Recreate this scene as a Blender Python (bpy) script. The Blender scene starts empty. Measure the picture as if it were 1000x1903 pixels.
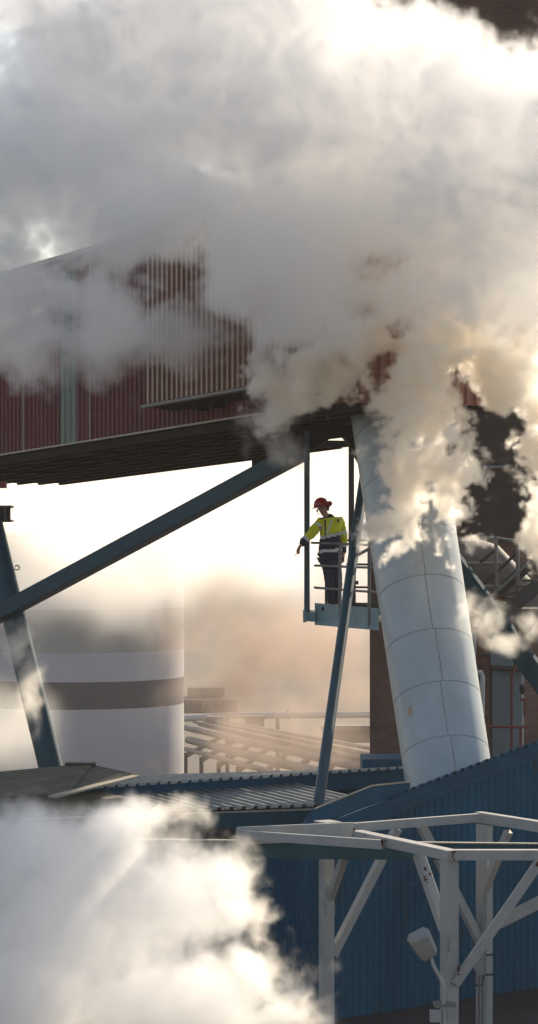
import bpy, bmesh, math, random
from mathutils import Vector, Matrix, noise
random.seed(7)
S = bpy.context.scene
COL = S.collection
H = 7.5                      # camera height over the yard
F = 5250.0                   # focal length in photo pixels
V = Vector
def at(px, py, Y):           # a point of the photo at Y metres from the camera
    return V(((px-500)*Y/F, Y, H-(py-951.5)*Y/F))
g = V((-.495, .869, 0)); n = V((.869, .495, 0)); UP = V((0, 0, 1))   # the plant's building grid

# ---------------------------------------------------------------- materials
def mat(name, col, rough=.6, metal=0., var=.15, scale=3., bump=.0, bscale=40., col2=None, thr=None, spec=.5, stretch=(1,1,1)):
    m = bpy.data.materials.new(name); m.use_nodes = True
    nt = m.node_tree; N = nt.nodes; L = nt.links
    b = N['Principled BSDF']; b.inputs['Roughness'].default_value = rough; b.inputs['Metallic'].default_value = metal
    b.inputs['Specular IOR Level'].default_value = spec
    tc = N.new('ShaderNodeTexCoord'); mp = N.new('ShaderNodeMapping'); mp.inputs['Scale'].default_value = stretch
    L.new(tc.outputs['Object'], mp.inputs[0])
    nz = N.new('ShaderNodeTexNoise'); nz.inputs['Scale'].default_value = scale; nz.inputs['Detail'].default_value = 6; nz.inputs['Roughness'].default_value = .65
    L.new(mp.outputs[0], nz.inputs['Vector'])
    r = N.new('ShaderNodeValToRGB')
    c = V(col); lo = [max(0, x*(1-var)) for x in c]; hi = [min(1, x*(1+var)) for x in c]
    r.color_ramp.elements[0].position = .32; r.color_ramp.elements[0].color = (*lo, 1)
    r.color_ramp.elements[1].position = .68; r.color_ramp.elements[1].color = (*hi, 1)
    L.new(nz.outputs[0], r.inputs[0]); out = r.outputs[0]
    if col2 is not None:
        n2 = N.new('ShaderNodeTexNoise'); n2.inputs['Scale'].default_value = scale*2.3; n2.inputs['Detail'].default_value = 8; n2.inputs['Roughness'].default_value = .7
        L.new(mp.outputs[0], n2.inputs['Vector'])
        r2 = N.new('ShaderNodeValToRGB'); r2.color_ramp.elements[0].position = thr; r2.color_ramp.elements[0].color = (0,0,0,1)
        r2.color_ramp.elements[1].position = thr+.05; r2.color_ramp.elements[1].color = (1,1,1,1)
        L.new(n2.outputs[0], r2.inputs[0])
        mx = N.new('ShaderNodeMix'); mx.data_type = 'RGBA'; mx.inputs[7].default_value = (*col2, 1)
        L.new(r2.outputs[0], mx.inputs[0]); L.new(out, mx.inputs[6]); out = mx.outputs[2]
    L.new(out, b.inputs['Base Color'])
    rr = N.new('ShaderNodeMapRange'); rr.inputs[3].default_value = max(.05, rough-.1); rr.inputs[4].default_value = min(1, rough+.12)
    L.new(nz.outputs[0], rr.inputs[0]); L.new(rr.outputs[0], b.inputs['Roughness'])
    if bump:
        n3 = N.new('ShaderNodeTexNoise'); n3.inputs['Scale'].default_value = bscale; n3.inputs['Detail'].default_value = 4
        L.new(mp.outputs[0], n3.inputs['Vector'])
        bp = N.new('ShaderNodeBump'); bp.inputs['Strength'].default_value = bump; bp.inputs['Distance'].default_value = .02
        L.new(n3.outputs[0], bp.inputs['Height']); L.new(bp.outputs[0], b.inputs['Normal'])
    return m
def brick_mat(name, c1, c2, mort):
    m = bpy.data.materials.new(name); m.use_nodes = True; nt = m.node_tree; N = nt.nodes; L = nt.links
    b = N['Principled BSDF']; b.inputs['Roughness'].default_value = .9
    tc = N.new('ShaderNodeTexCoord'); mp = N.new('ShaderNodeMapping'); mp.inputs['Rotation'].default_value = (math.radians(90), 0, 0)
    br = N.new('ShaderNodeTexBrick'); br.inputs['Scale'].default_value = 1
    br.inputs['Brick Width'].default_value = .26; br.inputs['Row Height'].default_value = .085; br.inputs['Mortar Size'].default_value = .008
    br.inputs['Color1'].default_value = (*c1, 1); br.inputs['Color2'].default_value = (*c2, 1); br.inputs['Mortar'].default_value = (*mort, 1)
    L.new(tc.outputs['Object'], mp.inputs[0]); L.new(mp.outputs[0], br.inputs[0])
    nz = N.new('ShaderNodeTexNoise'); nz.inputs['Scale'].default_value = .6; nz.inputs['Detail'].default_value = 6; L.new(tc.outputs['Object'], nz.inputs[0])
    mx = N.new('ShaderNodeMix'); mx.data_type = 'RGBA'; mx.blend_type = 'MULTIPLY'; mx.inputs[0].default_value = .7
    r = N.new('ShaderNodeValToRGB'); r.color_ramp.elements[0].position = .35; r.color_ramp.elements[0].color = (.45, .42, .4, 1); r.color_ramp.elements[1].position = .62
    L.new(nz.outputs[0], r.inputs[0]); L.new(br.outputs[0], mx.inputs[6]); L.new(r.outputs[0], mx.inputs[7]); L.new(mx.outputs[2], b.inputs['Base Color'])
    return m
M = dict(
    blue=mat('blue_cladding', (.006, .085, .15), .6, spec=.15, var=.22, scale=1.2, col2=(.03, .07, .09), thr=.6, stretch=(1, 1, .25)),
    bluetrim=mat('blue_trim', (.008, .075, .135), .6, spec=.2, var=.2, scale=2.),
    roof=mat('roof_sheet', (.20, .20, .18), .42, metal=.35, var=.3, scale=2.5),
    tan_roof=mat('tan_roof_sheet', (.13, .11, .075), .7, var=.3, scale=2.),
    sunlit_edge=mat('sunlit_edge', (.38, .33, .25), .7, var=.15),  # sunlight on the hut's edge put into the colour, paler than its roof
    teal=mat('teal_paint', (.012, .056, .082), .42, spec=.3, var=.18, scale=2.5, col2=(.035, .05, .055), thr=.68),
    tealbeam=mat('teal_beam', (.010, .07, .10), .6, spec=.2, var=.2),
    platform=mat('platform_paint', (.16, .27, .30), .5, var=.2, scale=4, col2=(.06, .05, .045), thr=.7),
    steel=mat('dark_steel', (.028, .026, .028), .5, var=.3, scale=4, col2=(.07, .03, .015), thr=.64),
    rail=mat('rail_paint', (.14, .145, .145), .45, var=.2, scale=6, col2=(.07, .035, .02), thr=.68),
    white=mat('white_paint', (.33, .33, .32), .55, var=.09, scale=3.5, col2=(.11, .032, .018), thr=.735, bump=.15),
    duct=mat('duct_sheet', (.35, .39, .405), .38, metal=.12, var=.10, scale=1.8, bump=.12, bscale=5, col2=(.31, .31, .29), thr=.64, stretch=(1, 1, .4)),
    seam=mat('seam', (.24, .24, .23), .7, var=.2),
    patch=mat('tan_patch', (.42, .32, .22), .8),
    red=mat('red_cladding', (.11, .009, .018), .55, var=.25, scale=1.1, col2=(.05, .02, .02), thr=.66, stretch=(1, 1, .3)),
    redtop=mat('brownish_cladding', (.17, .075, .06), .5, var=.3, scale=1.5, stretch=(1, 1, .3)),  # browner and paler than the main wall red
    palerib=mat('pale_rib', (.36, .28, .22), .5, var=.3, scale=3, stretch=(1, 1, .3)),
    green=mat('green_panel', (.13, .17, .14), .5, var=.2, scale=3),
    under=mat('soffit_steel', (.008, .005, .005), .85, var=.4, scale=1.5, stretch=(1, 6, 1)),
    trim=mat('trim_paint', (.33, .30, .24), .5, var=.25, scale=4),
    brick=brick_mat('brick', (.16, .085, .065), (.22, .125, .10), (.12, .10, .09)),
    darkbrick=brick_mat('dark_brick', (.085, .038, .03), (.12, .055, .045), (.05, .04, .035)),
    louvre=mat('rusty_brown_sheet', (.10, .035, .022), .7, var=.4, scale=4),
    door=mat('grey_blue_door', (.12, .165, .19), .55, var=.12),
    redpipe=mat('red_pipe', (.16, .03, .028), .5), palepipe=mat('pale_pipe', (.45, .46, .44), .5),
    elbow=mat('pale_elbow', (.15, .13, .115), .75, var=.12),
    tankwhite=mat('tank_white', (.46, .44, .45), .5, var=.06, scale=.3), tankgrey=mat('tank_grey', (.09, .08, .085), .6, var=.12, scale=.3),
    tanktan=mat('tank_tan', (.37, .34, .31), .6, var=.12, scale=.3),
    farpipe=mat('far_pipe_shaded', (.17, .145, .12), .6, metal=.0, var=.15), fardark=mat('far_steel', (.07, .055, .045), .7, var=.3),  # far pipes darkened: shade from the steam put into their colour
    ground=mat('yard_ground', (.022, .016, .018), .95, var=.5, scale=.8, bump=.5, bscale=6),
    land=mat('far_land', (.075, .06, .045), .95, var=.35, scale=.05),
    leaf=mat('far_foliage', (.05, .045, .028), .8, var=.35, scale=.3),
    skin=mat('skin', (.42, .22, .15), .55, var=.06), helmet=mat('red_helmet', (.32, .012, .015), .3, var=.08),
    yellow=mat('hi_vis_yellow', (.62, .60, .01), .75, var=.14, scale=9, bump=.5, bscale=14), navy=mat('navy_cloth', (.012, .018, .042), .85, var=.25, scale=9, bump=.5, bscale=14),
    reflect=mat('reflective_tape', (.55, .57, .56), .4, var=.08), black=mat('black_rubber', (.02, .018, .02), .6), glassm=mat('clear_glasses', (.35, .25, .2), .2),
    lampbody=mat('lamp_housing', (.26, .26, .25), .45, var=.1, scale=5), orange=mat('badge_red', (.4, .05, .01), .7),
)

# ---------------------------------------------------------------- mesh builder
class MB:
    def __init__(s): s.v = []; s.f = []; s.mi = []; s.smooth = []
    def add(s, vs, fs, mi=0, sm=False):
        o = len(s.v); s.v += [V(x) for x in vs]
        for f in fs: s.f.append([o+i for i in f]); s.mi.append(mi); s.smooth.append(sm)
        return s
    def box(s, c, ax, ay, az, mi=0):         # centre, half-axis vectors
        c = V(c); vs = [c+sx*ax+sy*ay+sz*az for sz in (-1, 1) for sy in (-1, 1) for sx in (-1, 1)]
        return s.add(vs, [(0,2,3,1),(4,5,7,6),(0,1,5,4),(2,6,7,3),(0,4,6,2),(1,3,7,5)], mi)
    def bar(s, p, q, w, h, up=UP, mi=0):     # rectangular bar along p->q; w sideways, h along up
        d = (q-p); L = d.length; d = d/L; a = d.cross(up)
        if a.length < 1e-3: a = d.cross(V((1, 0, 0)))
        a.normalize(); b = a.cross(d).normalized()
        return s.box((p+q)/2, d*L/2, a*w/2, b*h/2, mi)
    def post(s, x, z0, z1, wg, wn, mi=0):    # upright on the grid: wg along g, wn along n
        return s.box(V((x.x, x.y, (z0+z1)/2)), g*wg/2, n*wn/2, UP*(z1-z0)/2, mi)
    def tube(s, pts, r, k=14, mi=0, caps=True):
        pts = [V(p) for p in pts]; m = len(pts); rs = r if isinstance(r, (list, tuple)) else [r]*m
        t0 = (pts[1]-pts[0]).normalized(); a = t0.cross(UP)
        if a.length < .05: a = t0.cross(V((1, 0, 0)))
        a.normalize(); vs = []
        for i, p in enumerate(pts):
            t = (pts[min(i+1, m-1)]-pts[max(i-1, 0)]).normalized()
            a = (a - t*a.dot(t)).normalized(); b = t.cross(a)
            for j in range(k):
                w = 2*math.pi*j/k; vs.append(p+(a*math.cos(w)+b*math.sin(w))*rs[i])
        fs = [(i*k+j, i*k+(j+1) % k, (i+1)*k+(j+1) % k, (i+1)*k+j) for i in range(m-1) for j in range(k)]
        s.add(vs, fs, mi, True)
        if caps:
            s.add(vs[:k], [tuple(range(k))[::-1]], mi); s.add(vs[-k:], [tuple(range(k))], mi)
        return s
    def prism(s, poly, off, mi=0):           # polygon of points extruded by off
        k = len(poly); vs = [V(p) for p in poly]+[V(p)+off for p in poly]
        return s.add(vs, [tuple(range(k))[::-1], tuple(range(k, 2*k))]+[(i, (i+1) % k, k+(i+1) % k, k+i) for i in range(k)], mi)
    def corr(s, b0, b1, t0, t1, N, pitch, amp, mi=0, duty=(.30, .12), mi2=None):
        # trapezoidal sheet between bottom edge b0->b1 and top edge t0->t1, ribs run bottom->top, crest towards N
        L = (b1-b0).length; k = max(1, int(L/pitch)); prof = []
        w, sl = duty
        for i in range(k):
            for x, h in ((0, 0), (1-w-2*sl, 0), (1-w-sl, 1), (1-sl, 1)): prof.append(((i+x)/k, h))
        prof.append((1, 0)); vs = []
        for x, h in prof: vs += [b0.lerp(b1, x)+N*amp*h, t0.lerp(t1, x)+N*amp*h]
        o = len(s.v); s.v += vs
        for i in range(len(prof)-1):
            s.f.append([o+2*i, o+2*i+2, o+2*i+3, o+2*i+1]); s.smooth.append(False)
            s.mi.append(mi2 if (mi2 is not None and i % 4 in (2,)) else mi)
        return s
    def build(s, name, mats, parent=None, bevel=0):
        me = bpy.data.meshes.new(name)
        org = sum(s.v, V())/len(s.v) if False else V((0, 0, 0))
        me.from_pydata([tuple(v) for v in s.v], [], s.f)
        if not isinstance(mats, (list, tuple)): mats = [mats]
        for m in mats: me.materials.append(m)
        me.polygons.foreach_set('material_index', s.mi); me.polygons.foreach_set('use_smooth', s.smooth)
        bm = bmesh.new(); bm.from_mesh(me); bmesh.ops.recalc_face_normals(bm, faces=bm.faces) if not getattr(s, 'keep', False) else None
        bm.to_mesh(me); bm.free(); me.update()
        o = bpy.data.objects.new(name, me); COL.objects.link(o)
        if parent: o.parent = parent
        if bevel:
            b = o.modifiers.new('bevel', 'BEVEL'); b.width = bevel; b.segments = 2; b.limit_method = 'ANGLE'
        return o
def tag(o, label=None, cat=None, group=None, kind=None):
    for k, v in (('label', label), ('category', cat), ('group', group), ('kind', kind)):
        if v: o[k] = v
    return o
def thing(name, label, cat, group=None):
    o = bpy.data.objects.new(name, None); COL.objects.link(o); o.empty_display_size = .3
    return tag(o, label, cat, group)
def settle():                                # put each root Empty at the base of its parts, keeping the parts where they are
    for o in list(S.objects):
        if o.type == 'EMPTY' and o.parent is None:
            pts = []
            def walk(c):
                for k in c.children:
                    if k.type == 'MESH': pts.extend(V(v.co) for v in list(k.data.vertices)[:: max(1, len(k.data.vertices)//200)])
                    walk(k)
            walk(o)
            if pts:
                c = V((sum(p.x for p in pts)/len(pts), sum(p.y for p in pts)/len(pts), min(p.z for p in pts)))
                o.location = c
                for k in o.children: k.matrix_parent_inverse = Matrix.Translation(-c)

# ---------------------------------------------------------------- ground and land
mb = MB(); nx, ny = 70, 60
vs = []; xs = [-30+60*i/nx for i in range(nx+1)]; ys = [20+45*j/ny for j in range(ny+1)]
for y in ys:
    for x in xs:
        z = .02*(x-1)*max(0, min(1, (y-30)/10))+.10*max(0, min(1, (x-1)/3))*1.0
        z += .05*noise.noise(V((x*.9, y*.9, 0)))+.035*noise.noise(V((x*3, y*3, 5)))
        vs.append((x, y, z))
mb.add(vs, [(j*(nx+1)+i, j*(nx+1)+i+1, (j+1)*(nx+1)+i+1, (j+1)*(nx+1)+i) for j in range(ny) for i in range(nx)], sm=True)
tag(mb.build('ground', M['ground']), kind='structure')
mb = MB()
prof = [(-200, -.8), (62, -.8), (80, -13.5), (130, -14.5), (400, -14.6), (1200, -14.6), (9000, -14.6)]
vs = []; xs = [-7000, -600, -200, -60, 0, 60, 200, 600, 7000]
for y, z in prof:
    for x in xs: vs.append((x, y, z))
k = len(xs)
mb.add(vs, [(j*k+i, j*k+i+1, (j+1)*k+i+1, (j+1)*k+i) for j in range(len(prof)-1) for i in range(k-1)], sm=True)
tag(mb.build('terrain', M['land']), kind='structure')

# ---------------------------------------------------------------- red conveyor gallery
def G(a, b, h): return V((-5.18, 58.5, 1.25+H))-g*a+n*b+UP*(.048*a+h)
gal = thing('conveyor_gallery', 'dark red corrugated conveyor house raised high across the plant, half lost in steam', 'building')
A0, A1, AJ, BW, HW = -8.0, 13.4, 6.85, 5.0, 3.65
BN = 2.7
mb = MB(); mb.prism([G(A0, .05, .02), G(5, .05, .02), G(5, .05, HW-.04), G(A0, .05, HW-.04)], n*(BW-.1)); mb.prism([G(5.01, .05, .02), G(A1-.02, .05, .02), G(A1-.02, .05, HW-.04), G(5.01, .05, HW-.04)], n*(BN-.1)); mb.build('gallery_body', M['darkbrick'], gal)
mb = MB(); mb.corr(G(A0, 0, 0), G(2.0, 0, 0), G(A0, 0, HW), G(2.0, 0, HW), -n, .19, .035)
mb.corr(G(2.75, 0, 0), G(A1, 0, 0), G(2.75, 0, HW), G(A1, 0, HW), -n, .19, .035); mb.keep = True
mb.build('wall', M['red'], gal)
mb = MB(); mb.corr(G(2.0, 0, 0), G(2.75, 0, 0), G(2.0, 0, HW), G(2.75, 0, HW), -n, .19, .03); mb.build('light_panel', M['green'], gal)
for a in (.35, 3.45):
    mb = MB(); mb.bar(G(a, -.05, 0), G(a, -.05, HW), .03, .03, n); mb.build('joint_strip', M['trim'], gal)
mb = MB()
mb.bar(G(A0, -.05, -.02), G(A1, -.05, -.02), .12, .035); mb.build('bottom_trim', M['trim'], gal)
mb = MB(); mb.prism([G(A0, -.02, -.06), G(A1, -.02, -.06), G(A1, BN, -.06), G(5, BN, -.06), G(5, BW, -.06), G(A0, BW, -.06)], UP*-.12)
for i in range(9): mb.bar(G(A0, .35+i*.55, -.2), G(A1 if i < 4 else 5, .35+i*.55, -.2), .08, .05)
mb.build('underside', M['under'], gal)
mb = MB()
for i in range(11): mb.bar(G(A0+.6+i*2.05, .3, -.2), G(A0+.6+i*2.05, 2.4, -.2), .1, .07)
mb.build('cross_beam', M['under'], gal)
mb = MB(); mb.box(G(1.55, 4.9, -.27), g*.25, n*.1, UP*.1); mb.build('bracket', M['steel'], gal)
# roof of the low part
mb = MB(); mb.prism([G(A0, -.25, HW), G(AJ, -.25, HW), G(AJ, BW/2, HW+.5), G(AJ, BW+.25, HW), G(A0, BW+.25, HW), G(A0, BW/2, HW+.5)], UP*.06); mb.build('roof', M['redtop'], gal)
mb = MB(); mb.bar(G(A0, -.3, HW+.02), G(AJ, -.3, HW+.02), .1, .09); mb.build('eave_trim', M['trim'], gal)
# upper head box, standing proud of the wall
HB, HT, A2, BH = .42, 3.72, 11.6, 2.2
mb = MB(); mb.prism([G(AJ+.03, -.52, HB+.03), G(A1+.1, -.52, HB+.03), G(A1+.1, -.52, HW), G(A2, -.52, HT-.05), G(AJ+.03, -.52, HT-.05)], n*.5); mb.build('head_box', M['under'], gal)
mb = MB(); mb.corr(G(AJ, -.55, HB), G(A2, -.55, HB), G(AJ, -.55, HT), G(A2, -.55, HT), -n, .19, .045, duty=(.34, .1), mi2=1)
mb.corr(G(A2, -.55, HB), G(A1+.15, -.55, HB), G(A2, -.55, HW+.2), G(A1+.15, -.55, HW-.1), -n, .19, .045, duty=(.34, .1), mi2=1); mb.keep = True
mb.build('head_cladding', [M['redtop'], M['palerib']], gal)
mb = MB(); mb.corr(G(A1+.17, -.55, -.1), G(A1+.17, BN, -.1), G(A1+.17, -.55, HW-.1), G(A1+.17, BN, HW-.1), -g, .19, .045); mb.build('end_cladding', M['redtop'], gal)
mb = MB(); mb.prism([G(AJ+.05, .06, HW-.05), G(A2-.02, .06, HW-.05), G(A2-.02, .06, HT-.02), G(AJ+.05, .06, HT-.02)], n*BH); mb.build('head_body', M['redtop'], gal)
mb = MB(); mb.prism([G(AJ, -.25, HW-.02), G(A1+.25, -.6, HW-.02), G(A1+.25, BN+.15, HW-.02), G(AJ, BN+.15, HW-.02)], UP*.05); mb.build('roof', M['redtop'], gal)
mb = MB(); mb.bar(G(AJ, -.6, HB-.05), G(A1+.15, -.6, HB-.05), .14, .055); mb.build('head_ledge', M['rail'], gal)
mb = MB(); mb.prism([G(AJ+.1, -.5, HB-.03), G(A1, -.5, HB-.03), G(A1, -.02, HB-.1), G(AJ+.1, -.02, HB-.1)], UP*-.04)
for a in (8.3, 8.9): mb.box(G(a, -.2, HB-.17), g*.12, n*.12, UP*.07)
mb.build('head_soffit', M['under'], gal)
mb = MB(); mb.prism([G(AJ-.02, -.6, HT+.01), G(A2+.1, -.6, HT+.01), G(A2+.1, BH+.2, HT+.06), G(AJ-.02, BH+.2, HT+.06)], UP*.06); mb.build('head_roof', M['redtop'], gal)

# steel that carries the gallery
pt = thing('steel_portal', 'dark steel portal under the gallery end, its two slim posts framing the worker', 'steel frame')
def vp(px, ytop, ybot, Y, w, name, m):
    b = MB(); p = at(px, 1000, Y); b.box(V((p.x, Y, (at(px, ytop, Y).z+at(px, ybot, Y).z)/2)), V((w/2, 0, 0)), V((0, w*.6, 0)), UP*(at(px, ytop, Y).z-at(px, ybot, Y).z)/2)
    return b.build(name, m, pt, .006)
vp(570.5, 800, 1150, 50.0, .10, 'post', M['teal']); vp(653, 800, 1150, 50.9, .10, 'post', M['steel'])
mb = MB(); Y = 50.0
mb.prism([at(556, 738, Y), at(600, 722, Y), at(690, 722, Y), at(700, 800, Y), at(668, 860, Y), at(648, 822, Y), at(638, 811, Y), at(614, 814, Y), at(576, 838, Y), at(556, 838, Y)], V((0, 1.0, 0)))
mb.build('haunch_plate', M['under'], pt)
mb = MB(); mb.bar(at(542, 855, 50), at(566, 855, 50), .16, .08); mb.build('bracket', M['steel'], pt)
mb = MB(); mb.box((at(15, 953, 57.5)+at(-60, 953, 57.5))/2, V((.45, 0, 0)), V((0, .25, 0)), UP*.16)
cb = thing('steel_column', 'thick leaning blue-grey column with a bright rim, at the far left under the gallery', 'column')
mb = MB(); mb.tube([at(-20, 960, 57.3), at(99, 1445, 56)], .24, 32); mb.build('column_tube', M['teal'], cb)
mb = MB(); Y = 57.3
mb.box(at(-19, 942, Y), V((.46, 0, 0)), V((0, .3, 0)), UP*.03); mb.box(at(-19, 968, Y), V((.46, 0, 0)), V((0, .3, 0)), UP*.025)
mb.box(at(-19, 955, Y), V((.42, 0, 0)), V((0, .05, 0)), UP*.15)
for px in (-10, 9): mb.box(at(px, 955, Y-.14), V((.02, 0, 0)), V((0, .14, 0)), UP*.15)
mb.build('cap_beam', M['steel'], cb, .006)
mb = MB(); mb.box(at(-6, 901, Y), V((.19, 0, 0)), V((0, .2, 0)), UP*.07); mb.build('bearing_block', mat('bearing_red', (.2, .02, .03)), cb)
mb = MB(); c = at(32, 1055, 57); mb.tube([c+V((math.cos(w)*.045, 0, math.sin(w)*.045)) for w in [x*.45-2.6 for x in range(13)]], .012, 8)
mb.tube([at(24, 1058, 57), at(28, 1058, 57)], .012, 8); mb.build('lifting_hook', M['steel'], cb)
mb = MB(); p, q = at(-60, 1172, 56.6), at(563, 838, 50.3); mb.bar(p, q, .30, .30)
db = mb.build('diagonal_brace', M['teal'], None, .012); tag(db, 'long blue-grey box beam rising diagonally from the leaning column to the gallery', 'beam')
mb = MB(); mb.tube([at(591, 1502, 43.6), at(668, 950, 48.9), at(690, 800, 50.4)], .088, 24); o = mb.build('tubular_strut', M['teal'])
tag(o, 'thin steep round grey-blue strut passing in front of the worker platform', 'strut')
mb = MB(); mb.box(at(663, 1083, 47.8), V((.03, 0, 0)), V((0, .03, 0)), UP*.03); mb.tube([at(648, 1084, 47.8), at(666, 1081, 47.8)], .02, 8); mb.build('clamp', M['steel'], o)

# ---------------------------------------------------------------- worker platform
pf = thing('work_platform', 'small grey-blue steel platform with pipe railings hanging under the gallery', 'platform')
def fr(px): return 50.0-(px-585)/113*2.1     # distance of the front edge at a photo column
a, b = at(585, 1120.5, fr(585)), at(704, 1131, fr(704)); a2, b2 = at(585, 1156, fr(585)), at(704, 1166, fr(704))
mb = MB(); mb.prism([a, b, b2, a2], V((0, .03, 0))); mb.build('toe_board', M['platform'], pf)
mb = MB(); mb.prism([a2+V((0, -.05, .03)), b2+V((0, -.05, .03)), b2+V((0, -.05, -.05)), a2+V((0, -.05, -.05))], V((0, .09, 0))); mb.build('edge_channel', M['platform'], pf)
a3, b3 = at(585, 1150, 50.0), at(704, 1160, 47.9)
mb = MB(); zf = at(600, 1131, 50).z
dpt = V((.35, 1.25, 0))
fl = [V((a.x, a.y+.03, zf-.1)), V((b.x, b.y+.03, zf-.1)), V((b.x, b.y+.03, zf-.1))+dpt, V((a.x-.1, a.y+.03, zf-.1))+V((0, 1.25, 0))]
mb.prism(fl, UP*-.05); mb.build('deck', M['steel'], pf)
mb = MB(); q = at(604, 1119, 51.3); r = at(730, 1121, 50.4); mb.prism([q, r, r-UP*.3, q-UP*.3], V((0, .03, 0))); mb.build('back_toe_board', M['steel'], pf)
mb = MB(); Y = 49.9; mb.prism([at(564.5, 1137, Y), at(586, 1138.5, Y), at(586, 1156, Y), at(564.5, 1154, Y)], V((0, 1.2, 0))); mb.build('end_channel', M['platform'], pf)
mb = MB(); Y = 49.85; mb.box(at(566.5, 1145, Y), V((.03, 0, 0)), V((0, .03, 0)), UP*.11); mb.build('end_plate', M['platform'], pf)
for y0, y1 in ((1008.6, 1013.5), (1051, 1055.5), (1092, 1101)):
    x0 = 579 if y0 < 1020 else 585
    mb = MB(); mb.tube([at(x0, y0, fr(x0)), at(704, y1, fr(704))], .022, 10); mb.build('rail', M['rail'], pf)
for y0 in (1003.5, 1048.5, 1091):
    mb = MB(); mb.tube([at(645 if y0 > 1040 else 600, y0, 51.1), at(720, y0+1, 50.3)], .02, 10); mb.build('rail', M['steel'], pf)
for px, y0, y1, dy in ((632, 1010, 1160, 0), (686, 1005, 1166, 0)):
    mb = MB(); mb.tube([at(px, y0, fr(px)-.03), at(px, y1, fr(px)-.03)], .028, 12); mb.build('rail_post', M['rail'], pf)
for px in (606, 659): 
    mb = MB(); mb.tube([at(px, 1050 if px < 640 else 1003, 51.1), at(px, 1124, 51.1)], .024, 10); mb.build('rail_post', M['steel'], pf)
mb = MB(); mb.tube([at(664, 1032, 50), at(700, 1012, 49.6)], .03, 8); mb.build('stay', M['rail'], pf)

# ---------------------------------------------------------------- worker
def skin_mesh(name, J, E, sub, root):
    names = list(J); me = bpy.data.meshes.new(name)
    me.from_pydata([tuple(J[k][0]) for k in names], [(names.index(x), names.index(y)) for x, y in E], [])
    o = bpy.data.objects.new(name, me); COL.objects.link(o)
    sk = o.modifiers.new('skin', 'SKIN'); sk.use_smooth_shade = True
    for i, k in enumerate(names):
        r = J[k][1]; r = r if isinstance(r, tuple) else (r, r)
        me.skin_vertices[0].data[i].radius = r; me.skin_vertices[0].data[i].use_root = (k == root)
    s = o.modifiers.new('sub', 'SUBSURF'); s.levels = sub; s.render_levels = sub
    dg = bpy.context.evaluated_depsgraph_get(); dg.update()
    m2 = bpy.data.meshes.new_from_object(o.evaluated_get(dg)); bpy.data.objects.remove(o); bpy.data.meshes.remove(me)
    m2.name = name; m2.polygons.foreach_set('use_smooth', [True]*len(m2.polygons))
    return m2
def obj(name, me, mats, parent=None):
    me.materials.clear()
    for m in (mats if isinstance(mats, (list, tuple)) else [mats]): me.materials.append(m)
    o = bpy.data.objects.new(name, me); COL.objects.link(o)
    if parent: o.parent = parent
    return o
P = lambda px, py, d=0: at(px, py, 49.85+d)
# body: y (depth) negative = towards the camera
hipL, hipR = P(624, 1042, .06), P(605, 1043, -.06)
J = {
 'pel': (P(614, 1036), .13), 'sp1': (P(614, 1015), .11), 'sp2': (P(614, 990), .11), 'ch': (P(614, 974, .02), .085), 'nk': (P(608, 961, -.02), .052), 'hd0': (P(602, 953, -.06), .062),
 'hd1': (P(598.5, 944, -.08), (.082, .09)), 'hd2': (P(599.5, 936.5, -.07), .078),
 'hl': (hipL, .085), 'kl': (P(628, 1084, .0), .06), 'al': (P(626, 1123, .1), .042), 'tl': (P(617, 1129, -.06), .032),
 'hr': (hipR, .085), 'kr': (P(613, 1084, -.08), .06), 'ar': (P(613, 1123, -.02), .042), 'tr': (P(602, 1129, -.18), .032),
 'sr': (P(594, 974, -.12), .055), 'er': (P(573, 997, -.26), .045), 'wr': (P(558, 1014, -.36), .028), 'pr': (P(554.5, 1021, -.38), (.02, .034)),
 'sl': (P(631, 972, .12), .055), 'el': (P(640, 1004, .16), .045), 'wl': (P(638.5, 1028, .06), .028), 'pl': (P(637.5, 1036, .04), (.02, .036)),
}
E = [('pel','sp1'),('sp1','sp2'),('sp2','ch'),('ch','nk'),('nk','hd0'),('hd0','hd1'),('hd1','hd2'),('pel','hl'),('hl','kl'),('kl','al'),('al','tl'),('pel','hr'),('hr','kr'),('kr','ar'),('ar','tr'),
     ('ch','sr'),('sr','er'),('er','wr'),('wr','pr'),('ch','sl'),('sl','el'),('el','wl'),('wl','pl')]
def finger(tag_, root, pts, r):
    prev = root
    for i, p in enumerate(pts):
        J[f'{tag_}{i}'] = (p, r*(1-.12*i)); E.append((prev, f'{tag_}{i}')); prev = f'{tag_}{i}'
finger('rf1', 'pr', [P(552.0, 1027, -.40), P(549.5, 1031, -.41), P(547.5, 1035, -.42)], .0095)
finger('rf2', 'pr', [P(553.6, 1027.5, -.39), P(553.0, 1030.2, -.40), P(555.0, 1029.5, -.385)], .0095)
finger('rf3', 'pr', [P(555.4, 1027.3, -.37), P(555.0, 1029.8, -.38), P(556.6, 1028.6, -.37)], .009)
finger('rf4', 'pr', [P(557.0, 1026.2, -.36), P(556.8, 1028.6, -.36), P(557.8, 1027.4, -.35)], .008)
finger('rth', 'pr', [P(551.6, 1022.5, -.41), P(550.8, 1025.6, -.425)], .010)
for i, dx in enumerate((-2.4, -.8, .9, 2.4)):
    finger('lf%d' % i, 'pl', [P(637.2+dx, 1041.5, .03-.01*i), P(636.2+dx, 1045.2-abs(i-1.3), .02-.01*i), P(634.8+dx, 1047.2-abs(i-1.3), .01-.01*i)], .009)
finger('lth', 'pl', [P(634.2, 1037.5, 0), P(633.2, 1041, -.01)], .0105)
body = obj('person', skin_mesh('person', J, E, 2, 'pel'), M['skin'])
tag(body, 'person in yellow and navy work jacket and red helmet, pointing down from the platform', 'person')
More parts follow.
